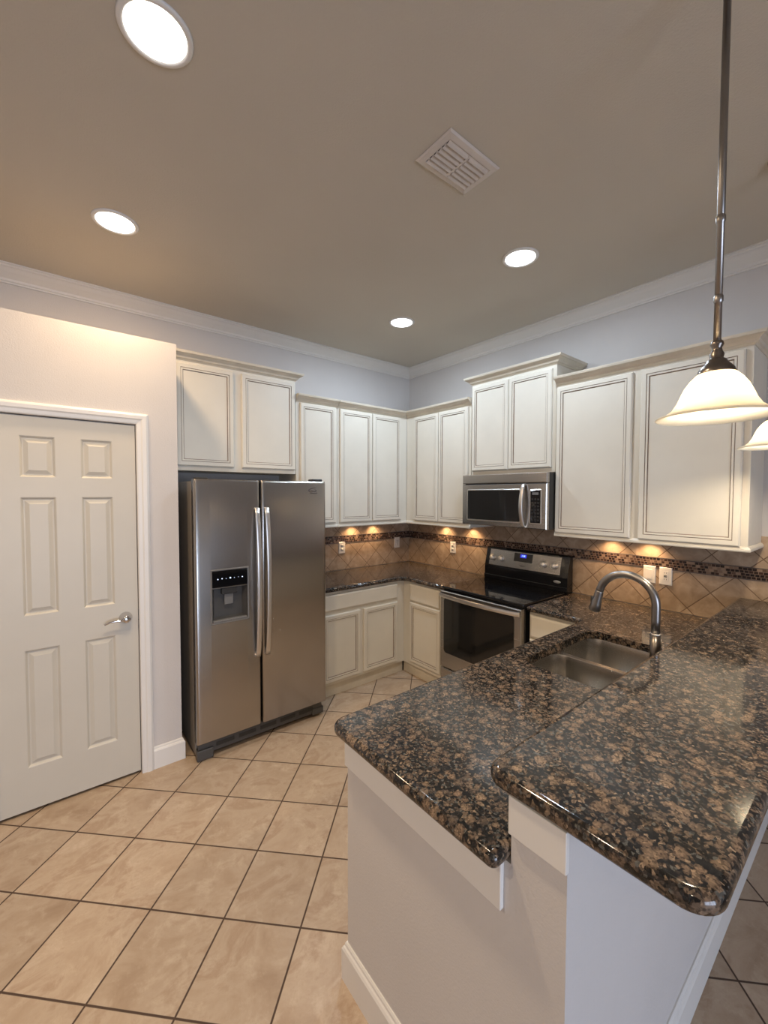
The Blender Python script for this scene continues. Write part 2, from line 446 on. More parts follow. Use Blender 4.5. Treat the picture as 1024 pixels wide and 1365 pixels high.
def make_mosaic():
    k = N('glass_mosaic'); co = k.obco()
    sp = k.n('ShaderNodeSeparateXYZ'); k.l(co, sp.inputs[0])
    D = 0.0163
    zz = k.math('DIVIDE', k.math('SUBTRACT', sp.outputs[2], 1.187), D)
    row = k.math('FLOOR', zz)
    xx = k.math('DIVIDE', k.math('MULTIPLY_ADD', row, D*0.37, k.math('ADD', sp.outputs[0], 4.0)), D*1.3)
    fx = k.math('FRACT', xx); fz = k.math('FRACT', zz)
    e = k.math('MINIMUM', k.math('MINIMUM', fx, k.math('SUBTRACT', 1.0, fx)), k.math('MINIMUM', fz, k.math('SUBTRACT', 1.0, fz)))
    tile = k.n('ShaderNodeMapRange'); k.l(e, tile.inputs[0]); tile.inputs[1].default_value = 0.04; tile.inputs[2].default_value = 0.10
    cell = k.n('ShaderNodeCombineXYZ'); k.l(k.math('FLOOR', xx), cell.inputs[0]); k.l(row, cell.inputs[1])
    wn = k.n('ShaderNodeTexWhiteNoise', noise_dimensions='3D'); k.l(cell.outputs[0], wn.inputs[0])
    c = k.ramp(wn.outputs['Value'], [(0, lin(40, 26, 22)), (0.3, lin(62, 42, 34)), (0.5, lin(122, 100, 84)), (0.66, lin(92, 72, 60)), (0.8, lin(30, 22, 22)), (0.9, lin(142, 120, 102))], 'CONSTANT')
    k.l(k.mix(tile.outputs[0], lin(120, 98, 82), c), k.b.inputs['Base Color'])
    k.l(k.math('MULTIPLY_ADD', tile.outputs[0], -0.5, 0.7), k.b.inputs['Roughness'])
    return k.m
M_mosaic = make_mosaic()

# ------------------------------------------------------------------ setting
H = 3.06
XW, YF = -6.2, -7.4            # far left wall and far front wall of the open plan room
struct('floor', G().box(XW-0.1, 0.1, YF-0.6, 0.1, -0.08, 0.0), M_floor, 'beige travertine-look floor tiles laid on the diagonal with dark grout', 'floor')
struct('ceiling', G().box(XW-0.1, 0.1, YF-0.1, 0.1, H, H+0.1), M_ceil, 'flat beige ceiling above the kitchen', 'ceiling')
struct('wall_back', G().box(XW, 0.1, 0, 0.1, 0, H), M_wall, 'grey wall behind the refrigerator and corner cabinets', 'wall')
struct('wall_right', G().box(0, 0.1, YF, 0, 0, H), M_wall, 'grey wall behind the range and microwave', 'wall')
struct('wall_left', G().box(XW-0.1, XW, YF, 0, 0, H), M_wall, 'grey wall far left, out of the photo', 'wall')
WX0, WX1, WZ1 = -4.7, -2.1, 2.2
g = G().box(XW, WX0, YF-0.1, YF, 0, H).box(WX1, 0, YF-0.1, YF, 0, H).box(WX0, WX1, YF-0.1, YF, WZ1, H)
struct('wall_front', g, M_wall, 'wall with the glass doors, behind the viewer', 'wall')
g = G()
for x0, x1 in ((WX0, WX0+0.06), (-3.44, -3.36), (WX1-0.06, WX1)): g.box(x0, x1, YF-0.09, YF-0.02, 0, WZ1)
g.box(WX0+0.06, WX1-0.06, YF-0.09, YF-0.02, 0, 0.08).box(WX0+0.06, WX1-0.06, YF-0.09, YF-0.02, WZ1-0.07, WZ1)
win = struct('window_1', g, M_trim, 'white framed sliding glass doors behind the viewer', 'window')
obj('pane', G().box(WX0+0.06, -3.44, YF-0.06, YF-0.05, 0.08, WZ1-0.07).box(-3.36, WX1-0.06, YF-0.06, YF-0.05, 0.08, WZ1-0.07), M_pane, win)

# crown moulding of the room
CR = [(0, H-0.092), (0.010, H-0.092), (0.012, H-0.084), (0.020, H-0.080), (0.024, H-0.068), (0.040, H-0.056), (0.062, H-0.040), (0.080, H-0.022),
      (0.090, H-0.018), (0.094, H-0.010), (0.104, H-0.008), (0.104, H), (0, H)]
struct('trim_1', G().sweep([(XW, 0), (0, 0)], CR, post=(0, -1)), M_crown, 'crown moulding along the top of the wall above the refrigerator', 'crown moulding')
struct('trim_2', G().sweep([(0, 0), (0, YF)], CR, pre=(-1, 0)), M_crown, 'crown moulding along the top of the wall above the range', 'crown moulding')

# pantry block
PY, PX, PT = -0.694, -2.541, 2.588
DX0, DX1, DZ = -3.388, -2.762, 2.076
g = G()
XL = -4.6
g.box(XL, DX0, PY, PY+0.115, 0, PT).box(DX1, PX, PY, PY+0.115, 0, PT).box(DX0, DX1, PY, PY+0.115, DZ, PT)
g.box(PX-0.115, PX, PY+0.115, 0, 0, PT).box(XL, PX-0.115, PY+0.115, 0, PT-0.1, PT).box(XL, XL+0.115, PY+0.115, 0, 0, PT-0.1)
struct('wall_pantry', g, M_wall, 'textured pantry wall with a white door, stopping below the ceiling', 'wall')
BB = [(0, 0), (0.016, 0), (0.016, 0.108), (0.012, 0.116), (0.008, 0.120), (0.007, 0.128), (0.004, 0.133), (0, 0.133)]
g = G().sweep([(DX1+0.063, PY), (PX, PY), (PX, 0)], BB)
struct('baseboard_pantry', g, M_trim, 'short white baseboard between the pantry door casing and refrigerator', 'baseboard')
CAS = [(0, 0), (0.003, -0.012), (0.010, -0.014), (0.024, -0.015), (0.032, -0.020), (0.050, -0.021), (0.057, -0.017), (0.063, -0.012), (0.063, 0)]
CASP = [(-o, PY+u) for o, u in CAS]
g = G().sweep([(DX0, 0), (DX0, DZ), (DX1, DZ), (DX1, 0)], CASP, plane='XZ')
struct('trim_3', g, M_trim, 'white moulded casing around the pantry door', 'door casing')

# six panel door
def six_panel_door():
    x0, x1, z0, z1, y = DX0+0.004, DX1-0.004, 0.016, DZ-0.005, PY+0.006
    c = (x0+x1)/2
    xs = [x0, c-0.198, c-0.053, c+0.053, c+0.198, x1]
    zs = [z0, 0.240, 0.860, 1.040, 1.655, 1.758, 1.971, z1]
    g = G()
    for i in range(5):
        for j in range(7):
            a, b, d, e = xs[i], xs[i+1], zs[j], zs[j+1]
            if i in (1, 3) and j in (1, 3, 5):
                g.rings(a, b, d, e, [(0, y, 0), (0.003, y+0.001, 0), (0.012, y+0.011, 0), (0.017, y+0.011, 0), (0.036, y+0.002, 0), (0.038, y+0.002, 0)])
            else:
                g.add([(a, y, d), (b, y, d), (b, y, e), (a, y, e)], [[0, 1, 2, 3]])
    g.add([(x0, y, z0), (x1, y, z0), (x1, y, z1), (x0, y, z1), (x0, y+0.035, z0), (x1, y+0.035, z0), (x1, y+0.035, z1), (x0, y+0.035, z1)],
          [[0, 4, 5, 1], [1, 5, 6, 2], [2, 6, 7, 3], [3, 7, 4, 0], [4, 7, 6, 5]])
    d = struct('door_1', g, M_door, 'white six-panel pantry door with chrome lever handle', 'door', recalc=False)
    h = G(); hx, hz = -2.829, 0.953
    h.lathe([(0.0, 0.062), (0.012, 0.062), (0.020, 0.056), (0.025, 0.045), (0.027, 0.030), (0.030, 0.016), (0.033, 0.010), (0.033, 0.0)], (hx, y, hz), 'Y')
    h.tube([(hx-0.005, y-0.046, hz-0.002), (hx-0.030, y-0.050, hz-0.004), (hx-0.055, y-0.048, hz-0.002), (hx-0.080, y-0.044, hz-0.006), (hx-0.105, y-0.042, hz-0.016)],
           [0.009, 0.007, 0.0065, 0.006, 0.005], n=12)
    o = obj('door_handle', h, M_chrome, d); o['label'] = 'chrome lever handle'
    o = obj('latch_plate', G().box(DX1-0.004, DX1+0.0005, y-0.002, y+0.012, 0.925, 0.99), M_slot, d)
    hg = G()
    for z in (0.28, 1.05, 1.82): hg.lathe([(0.007, -0.045), (0.007, 0.045)], (DX0+0.001, y-0.004, z), 'Z', n=12)
    obj('hinge', hg, M_chrome, d)
six_panel_door()

# peninsula drywall: end wall under the counter and the higher knee wall under the bar
EX, EY0, KY0, KY1 = -2.378, -2.350, -2.992, -3.117
g = G().box(EX, EX+0.1, KY0, EY0, 0, 0.874).box(EX, 0, KY1, KY0, 0, 1.034)
struct('wall_peninsula', g, M_wall, 'white half wall carrying the peninsula counter and the bar', 'wall')
g = G().sweep([(EX+0.1, EY0), (EX, EY0), (EX, KY1), (0, KY1)], BB)
struct('baseboard_peninsula', g, M_trim, 'white baseboard around the foot of the peninsula half wall', 'baseboard')
g = G().box(EX-0.013, EX, -2.975, EY0, 0.762, 0.874, 0.002)
struct('trim_4', g, M_trim, 'white flat board under the lower granite counter end', 'trim board')
g = G().box(EX-0.013, EX, KY1-0.004, KY0, 0.950, 1.034, 0.002)
struct('trim_5', g, M_trim, 'small white block under the end of the granite bar', 'trim board')

# ------------------------------------------------------------------ granite tops
def granite(name, P, z0, z1, label, hole=None):
    o = objbm(name, slab(P, z0, z1, 0.017, hole), M_granite)
    return tag(o, label, 'countertop')
P = fillet([(-1.560, -0.012), (-1.560, -0.65), (-0.65, -0.65), (-0.65, -1.154), (-0.012, -1.154), (-0.012, -0.012)], [0, 0, 0.06, 0, 0, 0])
granite('countertop', P, 0.876, 0.914, 'brown granite counter filling the corner between refrigerator and range')
SX0, SX1, SY0, SY1 = -1.49, -0.81, -2.84, -2.432
P = fillet([(-0.012, -1.930), (-0.65, -1.930), (-0.65, -2.312), (-2.432, -2.312), (-2.432, -2.988), (-0.012, -2.988)], [0, 0, 0.03, 0.055, 0.02, 0])
hole = fillet([(SX0, SY0), (SX1, SY0), (SX1, SY1), (SX0, SY1)], [0.07]*4)
granite('countertop', P, 0.876, 0.914, 'brown granite peninsula counter holding the sink, one step below the bar', hole)
P = fillet([(-2.400, -2.930), (-2.400, -3.352), (-0.015, -3.352), (-0.015, -2.930)], [0.045, 0.055, 0, 0])
granite('bar_top', P, 1.036, 1.075, 'raised brown granite bar slab at the front right, nearest the viewer')

# ------------------------------------------------------------------ tile backsplash
def splash(label, loc, rot, L):
    t = thing('tile_backsplash', label, 'backsplash', loc, rot)
    obj('stone_tiles', G().box(0, L, -0.010, 0, 0.914, 1.44, 0.001), M_diag, t)
    obj('mosaic_band', G().box(0, L, -0.0125, -0.009, 1.187, 1.2521), M_mosaic, t)
    obj('tile_liner', G().box(0, L, -0.014, -0.009, 1.2521, 1.257).box(0, L, -0.014, -0.009, 1.182, 1.187), M_logo, t)
    return t
splash('tan diagonal tile backsplash with mosaic band on the wall beside the refrigerator', (-1.60, -0.0005, 0), 0, 1.60)
splash('tan diagonal tile backsplash with mosaic band behind the range and sink', (-0.0005, -0.0115, 0), -PI/2, 3.9)

# ------------------------------------------------------------------ cabinets (local: x along the wall, front towards -y)
DP = 0.34
def door_mesh(x0, x1, z0, z1, yb, yf):
    return G().rings(x0, x1, z0, z1, [(0, yb, 0), (0, yf+0.006, 0), (0.006, yf, 0), (0.030, yf, 0), (0.0305, yf+0.003, 1), (0.0335, yf+0.003, 1),
           (0.0345, yf+0.001, 0), (0.044, yf+0.002, 0), (0.0455, yf+0.007, 1), (0.049, yf+0.008, 1), (0.052, yf+0.008, 0)])
def slab_front(x0, x1, z0, z1, yb, yf):
    return G().rings(x0, x1, z0, z1, [(0, yb, 0), (0, yf+0.008, 0), (0.005, yf+0.004, 0), (0.012, yf, 0), (0.016, yf, 0)])
CC = [(0, -0.002), (0.004, -0.002), (0.010, 0.006), (0.018, 0.010), (0.024, 0.022), (0.042, 0.036), (0.052, 0.040), (0.056, 0.052), (0.056, 0.056), (0, 0.056)]
def wall_cabinet(label, loc, rot, w, z0, z1, doors, ret=(False, False), miter=(False, False), rail=True, fill=None, railret=False):
    t = thing('wall_cabinet', label, 'wall cabinet', (loc[0], loc[1], z0), rot)
    h = z1-z0
    g = G().box(0.001, w-0.001, -DP, 0, 0, h, 0.0015)
    obj('cabinet_body', g, M_cab, t)
    for a, b in doors[0]:
        obj('door', door_mesh(a, b, doors[1]-z0, doors[2]-z0, -DP-0.001, -DP-0.021), [M_cab, M_glaze], t)
    # crown round the front (and exposed ends), travelling so that 'out' points away from the box
    pre = (0, -DP-1) if miter[0] else None
    path = [(w-0.001, -DP), (0.001, -DP)]
    if ret[1]: path = [(w-0.001, -0.002)]+path
    if ret[0]: path = path+[(0.001, -0.002)]
    prof = [(-o, u+h) for o, u in CC]
    pre = (w-0.001, -DP-1) if miter[1] else None
    post = (0.001, -DP-1) if miter[0] else None
    obj('crown', G().sweep(path, prof, pre=pre, post=post), M_moul, t)
    if rail:
        RL = [(0, -0.006), (0.010, -0.006), (0.013, 0.0), (0.012, 0.010), (0.005, 0.020), (0, 0.022)]
        path = [(w-0.001, -DP), (0.001, -DP)]
        if railret: path = [(w-0.001, -0.014)]+path
        obj('light_rail', G().sweep(path, [(-o, u) for o, u in RL]), M_cab, t)
    return t
TZ0, TZ1, LZ0, LZ1 = 1.838, 2.606, 1.383, 2.446
wall_cabinet('short cream two-door wall cabinet above the refrigerator', (-2.485, 0), 0, 0.912, TZ0, TZ1, ([(0.010, 0.402), (0.462, 0.899)], 1.872, 2.583), ret=(False, True), rail=False)
wall_cabinet('tall narrow cream one-door wall cabinet just right of the refrigerator top', (-1.571, 0), 0, 0.403, LZ0, LZ1, ([(0.034, 0.378)], 1.418, 2.436))
wall_cabinet('tall cream two-door wall cabinet on the refrigerator wall, in the corner', (-1.167, 0), 0, 0.827, LZ0, LZ1, ([(0.020, 0.376), (0.385, 0.737)], 1.418, 2.434), miter=(False, True))
# corner filler keeps the run closed behind the meeting crowns
wall_cabinet('tall cream two-door wall cabinet between the corner and microwave', (0, -DP-0.001), -PI/2, 1.182-DP-0.001, LZ0, LZ1, ([(0.122, 0.456), (0.463, 0.812)], 1.416, 2.432), miter=(True, False))
wall_cabinet('short cream two-door wall cabinet above the microwave', (0, -1.186), -PI/2, 0.766, TZ0, TZ1, ([(0.012, 0.372), (0.378, 0.738)], 1.872, 2.578), ret=(True, True), rail=False)
wall_cabinet('large cream two-door wall cabinet right of the microwave, behind the pendant', (0, -1.954), -PI/2, 1.066, LZ0, LZ1, ([(0.008, 0.502), (0.548, 1.034)], 1.404, 2.430), ret=(False, True), railret=True)

def base_cabinet(label, loc, rot, w, fronts, doors, depth=0.61, toe=True, lap=0.0):
    t = thing('base_cabinet', label, 'base cabinet', (loc[0], loc[1], 0), rot)
    obj('cabinet_body', G().box(0.001, w-0.001, -depth, -0.012, 0.10, 0.874, 0.0015), M_cab, t)
    if toe: obj('toe_kick', G().box(0.001-lap, w-0.001, -depth+0.02, -depth+0.04, 0, 0.10), M_moul, t)
    for a, b, z0, z1 in fronts: obj('drawer_front', slab_front(a, b, z0, z1, -depth-0.001, -depth-0.02), [M_cab, M_glaze], t)
    for a, b, z0, z1 in doors: obj('door', door_mesh(a, b, z0, z1, -depth-0.001, -depth-0.021), [M_cab, M_glaze], t)
    return t
base_cabinet('cream base cabinet with a wide drawer front, between refrigerator and corner', (-1.560, 0), 0, 0.955,
             [(0.075, 0.864, 0.716, 0.850)], [(0.075, 0.445, 0.128, 0.684), (0.480, 0.860, 0.128, 0.684)])
base_cabinet('narrow cream base cabinet with one drawer and door, left of the range', (0, -0.6112), -PI/2, 0.5425,
             [(0.102, 0.470, 0.700, 0.856)], [(0.102, 0.487, 0.138, 0.688)], lap=0.0195)
base_cabinet('cream base cabinet right of the range, only its drawer front showing', (0, -1.932), -PI/2, 0.410,
             [(0.012, 0.330, 0.700, 0.852)], [(0.012, 0.330, 0.138, 0.688)])
# sink base under the peninsula counter, facing the range
t = thing('base_cabinet', 'cream sink base cabinet hidden under the peninsula counter', 'base cabinet', (EX+0.102, -2.99, 0), 0)
obj('cabinet_body', G().box(0, 1.60, 0.0, 0.62, 0.10, 0.655, 0.0015).box(0, 0.70, 0.0, 0.62, 0.656, 0.874).box(0, 1.60, 0.60, 0.62, 0.656, 0.874), M_cab, t)
obj('toe_kick', G().box(0, 1.60, 0.56, 0.58, 0, 0.10), M_moul, t)

# ------------------------------------------------------------------ refrigerator
def refrigerator():
    X0, X1, YD = -2.484, -1.572, -0.832
    xm = -2.071
    t = thing('refrigerator', 'stainless steel side-by-side refrigerator with a water dispenser, beside the pantry', 'refrigerator', (X0, -0.05, 0))
    off = (X0, -0.05, 0)
    o = obj('cabinet_body', G().box(X0+0.004, X1-0.004, -0.765, -0.05, 0.03, 1.752, 0.004), M_side, t, off)
    for x in (X0+0.04, X1-0.06):
        for y in (-0.72, -0.12): obj('foot', G().box(x, x+0.03, y-0.02, y+0.02, 0.0, 0.03), M_dark, t, off)
    def fdoor(x0, x1):
        # gently crowned front like rolled steel
        n = 14; vs = []; fs = []; prof = []
        r = 0.016
        for i in range(n+1):
            u = i/n; x = x0+(x1-x0)*u
            edge = min(x-x0, x1-x)
            y = YD+0.010*(2*u-1)**2
            if edge < r: y += r-math.sqrt(max(0, r*r-(r-edge)**2))
            prof.append((x, y))
        xs = sorted(set([x0+r*k/5*0.98 for k in range(6)]+[x1-r*k/5*0.98 for k in range(6)]+[x0+(x1-x0)*k/n for k in range(1, n)]))
        prof = []
        for x in xs:
            u = (x-x0)/(x1-x0); edge = min(x-x0, x1-x); y = YD+0.0015*(2*u-1)**2
            if edge < r: y += r-math.sqrt(max(0, r*r-(r-edge)**2))
            prof.append((x, y))
        k = len(prof)
        zl = [(0.116, 0.004), (0.120, 0.0), (1.750, 0.0), (1.760, 0.003), (1.765, 0.010)]
        for z, dy in zl:
            for x, y in prof: vs.append((x, min(y+dy, -0.772), z))
        for a in range(len(zl)-1):
            for i in range(k-1): fs.append([a*k+i, a*k+i+1, (a+1)*k+i+1, (a+1)*k+i])
        g = G().add(vs, fs, 0, True)
        b = -0.770
        vs = []
        for z in (0.116, 1.765): vs += [(x0, b, z), (x1, b, z)]
        bot = [(x, min(y+0.004, -0.772), 0.116) for x, y in prof]+[(x1, b, 0.116), (x0, b, 0.116)]
        top = [(x, min(y+0.010, -0.772), 1.765) for x, y in prof]+[(x1, b, 1.765), (x0, b, 1.765)]
        g.add(bot, [list(range(len(bot)))]); g.add(top, [list(range(len(top)))])
        yl = prof[0][1]; 
        g.add([(x0, yl, 0.116), (x0, b, 0.116), (x0, b, 1.765), (x0, yl, 1.765)], [[0, 1, 2, 3]])
        g.add([(x1, yl, 0.116), (x1, b, 0.116), (x1, b, 1.765), (x1, yl, 1.765)], [[0, 1, 2, 3]])
        g.add([(x0, b, 0.116), (x1, b, 0.116), (x1, b, 1.765), (x0, b, 1.765)], [[0, 1, 2, 3]])
        return g
    def handle(x):
        pts = []
        for i in range(25):
            u = i/24; z = 0.592+(1.578-0.592)*u
            pts.append((x, YD-0.014-0.040*math.sin(PI*min(1, max(0, u)))**0.75, z))
        pts = [(x, YD+0.004, 0.592)]+pts+[(x, YD+0.004, 1.578)]
        return G().tube(pts, 0.01, n=14, flat=(0.016, 0.008))
    d1 = obj('freezer_door', fdoor(X0, xm-0.005), M_steel, t, off)
    cut = obj('cavity_cutter', G().box(-2.386, -2.164, -0.90, -0.785, 0.866, 1.078), M_mid, None)
    d1.location = off; d1.parent = None
    md = d1.modifiers.new('cavity', 'BOOLEAN'); md.object = cut; md.operation = 'DIFFERENCE'; md.solver = 'EXACT'
    bpy.context.view_layer.update()
    me = bpy.data.meshes.new_from_object(d1.evaluated_get(bpy.context.evaluated_depsgraph_get()))
    d1.modifiers.clear(); d1.data = me; d1.location = (0, 0, 0); d1.parent = t
    me.materials.clear(); me.materials.append(M_steel)
    for p in me.polygons: p.material_index = 0; p.use_smooth = True
    me.set_sharp_from_angle(angle=0.5)
    bpy.data.objects.remove(cut)
    d2 = obj('refrigerator_door', fdoor(xm+0.005, X1), M_steel, t, off)
    o = obj('handle', handle(-2.101), M_bright, d1, off); o['label'] = 'bowed bright steel handle of the left door'
    o = obj('handle', handle(-2.035), M_bright, d2, off); o['label'] = 'bowed bright steel handle of the right door'
    obj('door_gasket', G().box(X0+0.012, X1-0.012, -0.7695, -0.7655, 0.13, 1.745), M_dark, t, off)
    # swirl emblem top right
    g = G()
    c = (-1.680, YD+0.0002, 1.700)
    def arc(rx, rz, a0, a1, w, cx=0, cz=0, tilt=0.2):
        vs = []; n = 18
        for i in range(n+1):
            a = a0+(a1-a0)*i/n; ww = w*math.sin(PI*(0.08+0.84*i/n))
            for s in (-1, 1):
                x = (rx+s*ww/2)*math.cos(a); z = (rz+s*ww/2)*math.sin(a)
                x, z = x*math.cos(tilt)-z*math.sin(tilt), x*math.sin(tilt)+z*math.cos(tilt)
                vs += [(c[0]+cx+x, c[1], c[2]+cz+z), (c[0]+cx+x, c[1]-0.0012, c[2]+cz+z)]
        fs = []
        for i in range(n):
            b = i*4; fs += [[b+1, b+3, b+7, b+5], [b, b+4, b+6, b+2], [b, b+1, b+5, b+4], [b+2, b+6, b+7, b+3]]
        g.add(vs, fs)
    arc(0.034, 0.013, 0.6, 5.2, 0.007, 0, 0.004)
    arc(0.022, 0.008, 3.6, 7.6, 0.006, 0.004, 0.002, -0.3)
    obj('emblem', g, M_logo, d2, off)
    text('lettering', 'Whirlpool', 0.014, M_logo, d2, (c[0]-off[0]+0.004, c[1]-off[1]-0.001, c[2]-0.020), (PI/2, 0, 0))
    # dispenser
    dx0, dx1, dz0, dz1 = -2.386, -2.164, 0.862, 1.190
    y = YD+0.002
    g = G()
    g.sweep([(dx0, dz0), (dx1, dz0), (dx1, dz1), (dx0, dz1)], [(0, y+0.004), (0, y-0.004), (0.006, y-0.006), (0.010, y-0.003), (0.010, y+0.004)], plane='XZ', closed=True)
    dp = obj('dispenser', g, M_grey, t, off)
    zc = 1.078
    g = G(); yb = -0.7865; c1, c2, c3, c4 = dx0+0.0005, dx1-0.0005, dz0+0.005, zc-0.0005
    fr = [(c1, y+0.002, c3), (c2, y+0.002, c3), (c2, y+0.002, c4), (c1, y+0.002, c4)]
    bk = [(c1+0.022, yb, c3+0.020), (c2-0.022, yb, c3+0.020), (c2-0.022, yb, c4), (c1+0.022, yb, c4)]
    g.add(fr+bk, [[i, (i+1) % 4, 4+(i+1) % 4, 4+i] for i in range(4)]+[[4, 5, 6, 7]])
    obj('niche', g, M_mid, dp, off)
    obj('control_panel', G().box(dx0, dx1, y-0.006, y, zc+0.006, dz1, 0.002), M_glass, dp, off)
    obj('nozzle_housing', G().box(-2.325, -2.230, y+0.004, y+0.036, 1.035, zc, 0.004), M_dark, dp, off)
    obj('paddle', G().box(-2.305, -2.250, y+0.020, y+0.032, 0.965, 1.034, 0.003), M_grey, dp, off)
    obj('drip_tray', G().box(dx0+0.004, dx1-0.004, y-0.007, y+0.038, dz0+0.002, dz0+0.014, 0.003), M_grey, dp, off)
    g = None
    for i, s in enumerate((1.0, 1.0, 0.5, 1.4, 0.5, 0.4, 1.0)):
        xx = dx0+0.034+i*0.0255
        obj('indicator_light', G().lathe([(0.0035*s, 0), (0.0035*s, 0.0006), (0, 0.0007)], (xx, y-0.006, 1.137+0.002*(i % 2)), 'Y', n=10), M_led, dp, off)
    # kick grille and hinge covers
    g = G().box(X0+0.012, X1-0.03, -0.800, -0.770, 0.034, 0.112, 0.003)
    gr = obj('base_grille', g, M_mid, t, off)
    for i in range(5):
        obj('grille_slot', G().box(X0+0.12+i*0.145, X0+0.235+i*0.145, -0.8025, -0.799, 0.060, 0.086, 0.001), M_dark, gr, off)
    obj('corner_foot', G().box(X0+0.002, X0+0.10, -0.815, -0.772, 0.004, 0.070, 0.006), M_mid, t, off)
    obj('corner_foot', G().box(X1-0.105, X1-0.012, -0.806, -0.772, 0.020, 0.070, 0.006), M_mid, t, off)
    obj('hinge_cover', G().box(X1-0.10, X1-0.02, -0.815, -0.74, 1.7655, 1.783, 0.006), M_dark, t, off)
    obj('hinge_cover', G().box(X0+0.02, X0+0.09, -0.80, -0.74, 1.7655, 1.776, 0.004), M_dark, t, off)
refrigerator()

# ------------------------------------------------------------------ range (local x along the wall from its left side, front -y)
def kitchen_range():
    w = 0.762
    t = thing('range', 'freestanding electric range with black glass top and steel oven door', 'range', (0, -1.157, 0), -PI/2)
    obj('range_body', G().box(0.003, w-0.003, -0.645, -0.02, 0.06, 0.900, 0.003), M_black, t)
    for x in (0.05, w-0.05):
        for y in (-0.58, -0.08): obj('foot', G().lathe([(0.018, 0), (0.018, 0.06)], (x, y, 0), n=12), M_dark, t)
    ct = obj('cooktop', G().box(0.0, w, -0.668, -0.10, 0.900, 0.921, 0.007, seg=3), M_glass, t)
    for i, (x, y, r) in enumerate(((0.20, -0.50, 0.105), (0.56, -0.50, 0.115), (0.20, -0.22, 0.075), (0.56, -0.22, 0.09))):
        g = G()
        g.lathe([(r-0.002, 0.9211), (r-0.002, 0.9214), (r, 0.9214), (r, 0.9211)], (x, y, 0), n=48, caps=False)
        obj('burner_ring', g, M_black, ct)
    # oven door with a window
    g = G(); x0, x1, z0, z1, yf = 0.004, w-0.004, 0.262, 0.888, -0.690
    g.rings(x0, x1, z0, z1, [(0, -0.650, 0), (0, yf+0.006, 0), (0.006, yf, 0), (0.020, yf, 0)])
    od = obj('oven_door', g, M_steelh, t)
    wp = fillet([(0.044, 0.385), (0.706, 0.385), (0.706, 0.838), (0.044, 0.838)], [0.03]*4, 6)
    gw = G(); n = len(wp)
    gw.add([(p.x, yf-0.0005, p.y) for p in wp]+[(p.x, yf-0.003, p.y) for p in inset_poly(wp, 0.004)],
           [[i, (i+1) % n, n+(i+1) % n, n+i] for i in range(n)]+[[n+i for i in range(n)]])
    obj('oven_window', gw, M_oven, od)
    pts = [(x0+0.004, yf+0.001, 0.858)]
    for i in range(25):
        u = i/24; pts.append((x0+0.004+(x1-x0-0.008)*u, yf-0.012-0.040*math.sin(PI*u)**0.6, 0.858))
    pts.append((x1-0.004, yf+0.001, 0.858))
    gh = G(); vs = []; fs = []
    for x, y, z in pts:
        for dy, dz in ((0.006, -0.016), (-0.006, -0.014), (-0.009, 0.0), (-0.006, 0.014), (0.006, 0.016)): vs.append((x, y+dy, z+dz))
    for i in range(len(pts)-1):
        for q in range(5): fs.append([i*5+q, (i+1)*5+q, (i+1)*5+(q+1) % 5, i*5+(q+1) % 5])
    fs += [[0, 1, 2, 3, 4], [(len(pts)-1)*5+q for q in (4, 3, 2, 1, 0)]]
    gh.add(vs, fs, 0, False)
    o = obj('handle', gh, M_bright, od); o['label'] = 'bowed bright steel oven handle'
    dr = obj('storage_drawer', G().rings(x0, x1, 0.070, 0.252, [(0, -0.650, 0), (0, yf+0.012, 0), (0.008, yf+0.004, 0), (0.02, yf+0.004, 0)]), M_steelh, t)
    # backguard
    g = G(); vs = [(-0.006, -0.02, 0.90), (-0.006, -0.098, 0.90), (-0.006, -0.098, 1.03), (-0.006, -0.060, 1.190), (-0.006, -0.050, 1.200), (-0.006, -0.02, 1.200)]
    m = len(vs); vs2 = [(w+0.012, y, z) for _, y, z in vs]
    g.add(vs+vs2, [list(range(m)), [m+i for i in range(m)][::-1]]+[[i, (i+1) % m, m+(i+1) % m, m+i] for i in range(m)])
    g.box(-0.006, w+0.012, -0.108, -0.098, 0.921, 0.960, 0.004)
    bg = obj('backguard', g, M_black, t)
    TL = 0.2375
    def tilt(g): g.v = [(x, y+TL*max(0.0, z-1.03), z) for x, y, z in g.v]; return g
    obj('control_panel', tilt(G().box(0.035, 0.708, -0.1015, -0.090, 1.044, 1.184, 0.003)), M_steelh, bg)
    obj('display', tilt(G().box(0.286, 0.462, -0.1030, -0.1005, 1.104, 1.174, 0.0015)), M_dark, bg)
    obj('clock_screen', tilt(G().box(0.345, 0.405, -0.1036, -0.1025, 1.138, 1.168, 0.0005)), M_bluebg, bg)
    ta = math.atan(TL)
    text('clock_digits', '1:38', 0.020, M_blue, bg, (0.375, -0.1042+TL*(1.153-1.03), 1.153), (PI/2-ta, 0, 0))
    text('lettering', 'Whirlpool', 0.013, M_logo, bg, (0.372, -0.1020+TL*(1.072-1.03), 1.072), (PI/2-ta, 0, 0))
    for x in (0.072, 0.162, 0.566, 0.660):
        k = G().lathe([(0.026, 0), (0.026, 0.004), (0.0225, 0.007), (0.021, 0.024), (0.016, 0.029), (0, 0.031)], (x, -0.1015, 1.114), 'Y', n=28)
        obj('control_knob', tilt(k), M_knob, bg)
    g = G().lathe([(0.030, 0), (0.030, 0.003), (0.026, 0.004), (0, 0.004)], (0, 0, 0), 'Y', n=32)
    g.v = [(x*1.0+0.690, y-0.0985, z*0.36+0.992) for x, y, z in g.v]
    obj('oval_badge', g, M_badge, bg)
kitchen_range()

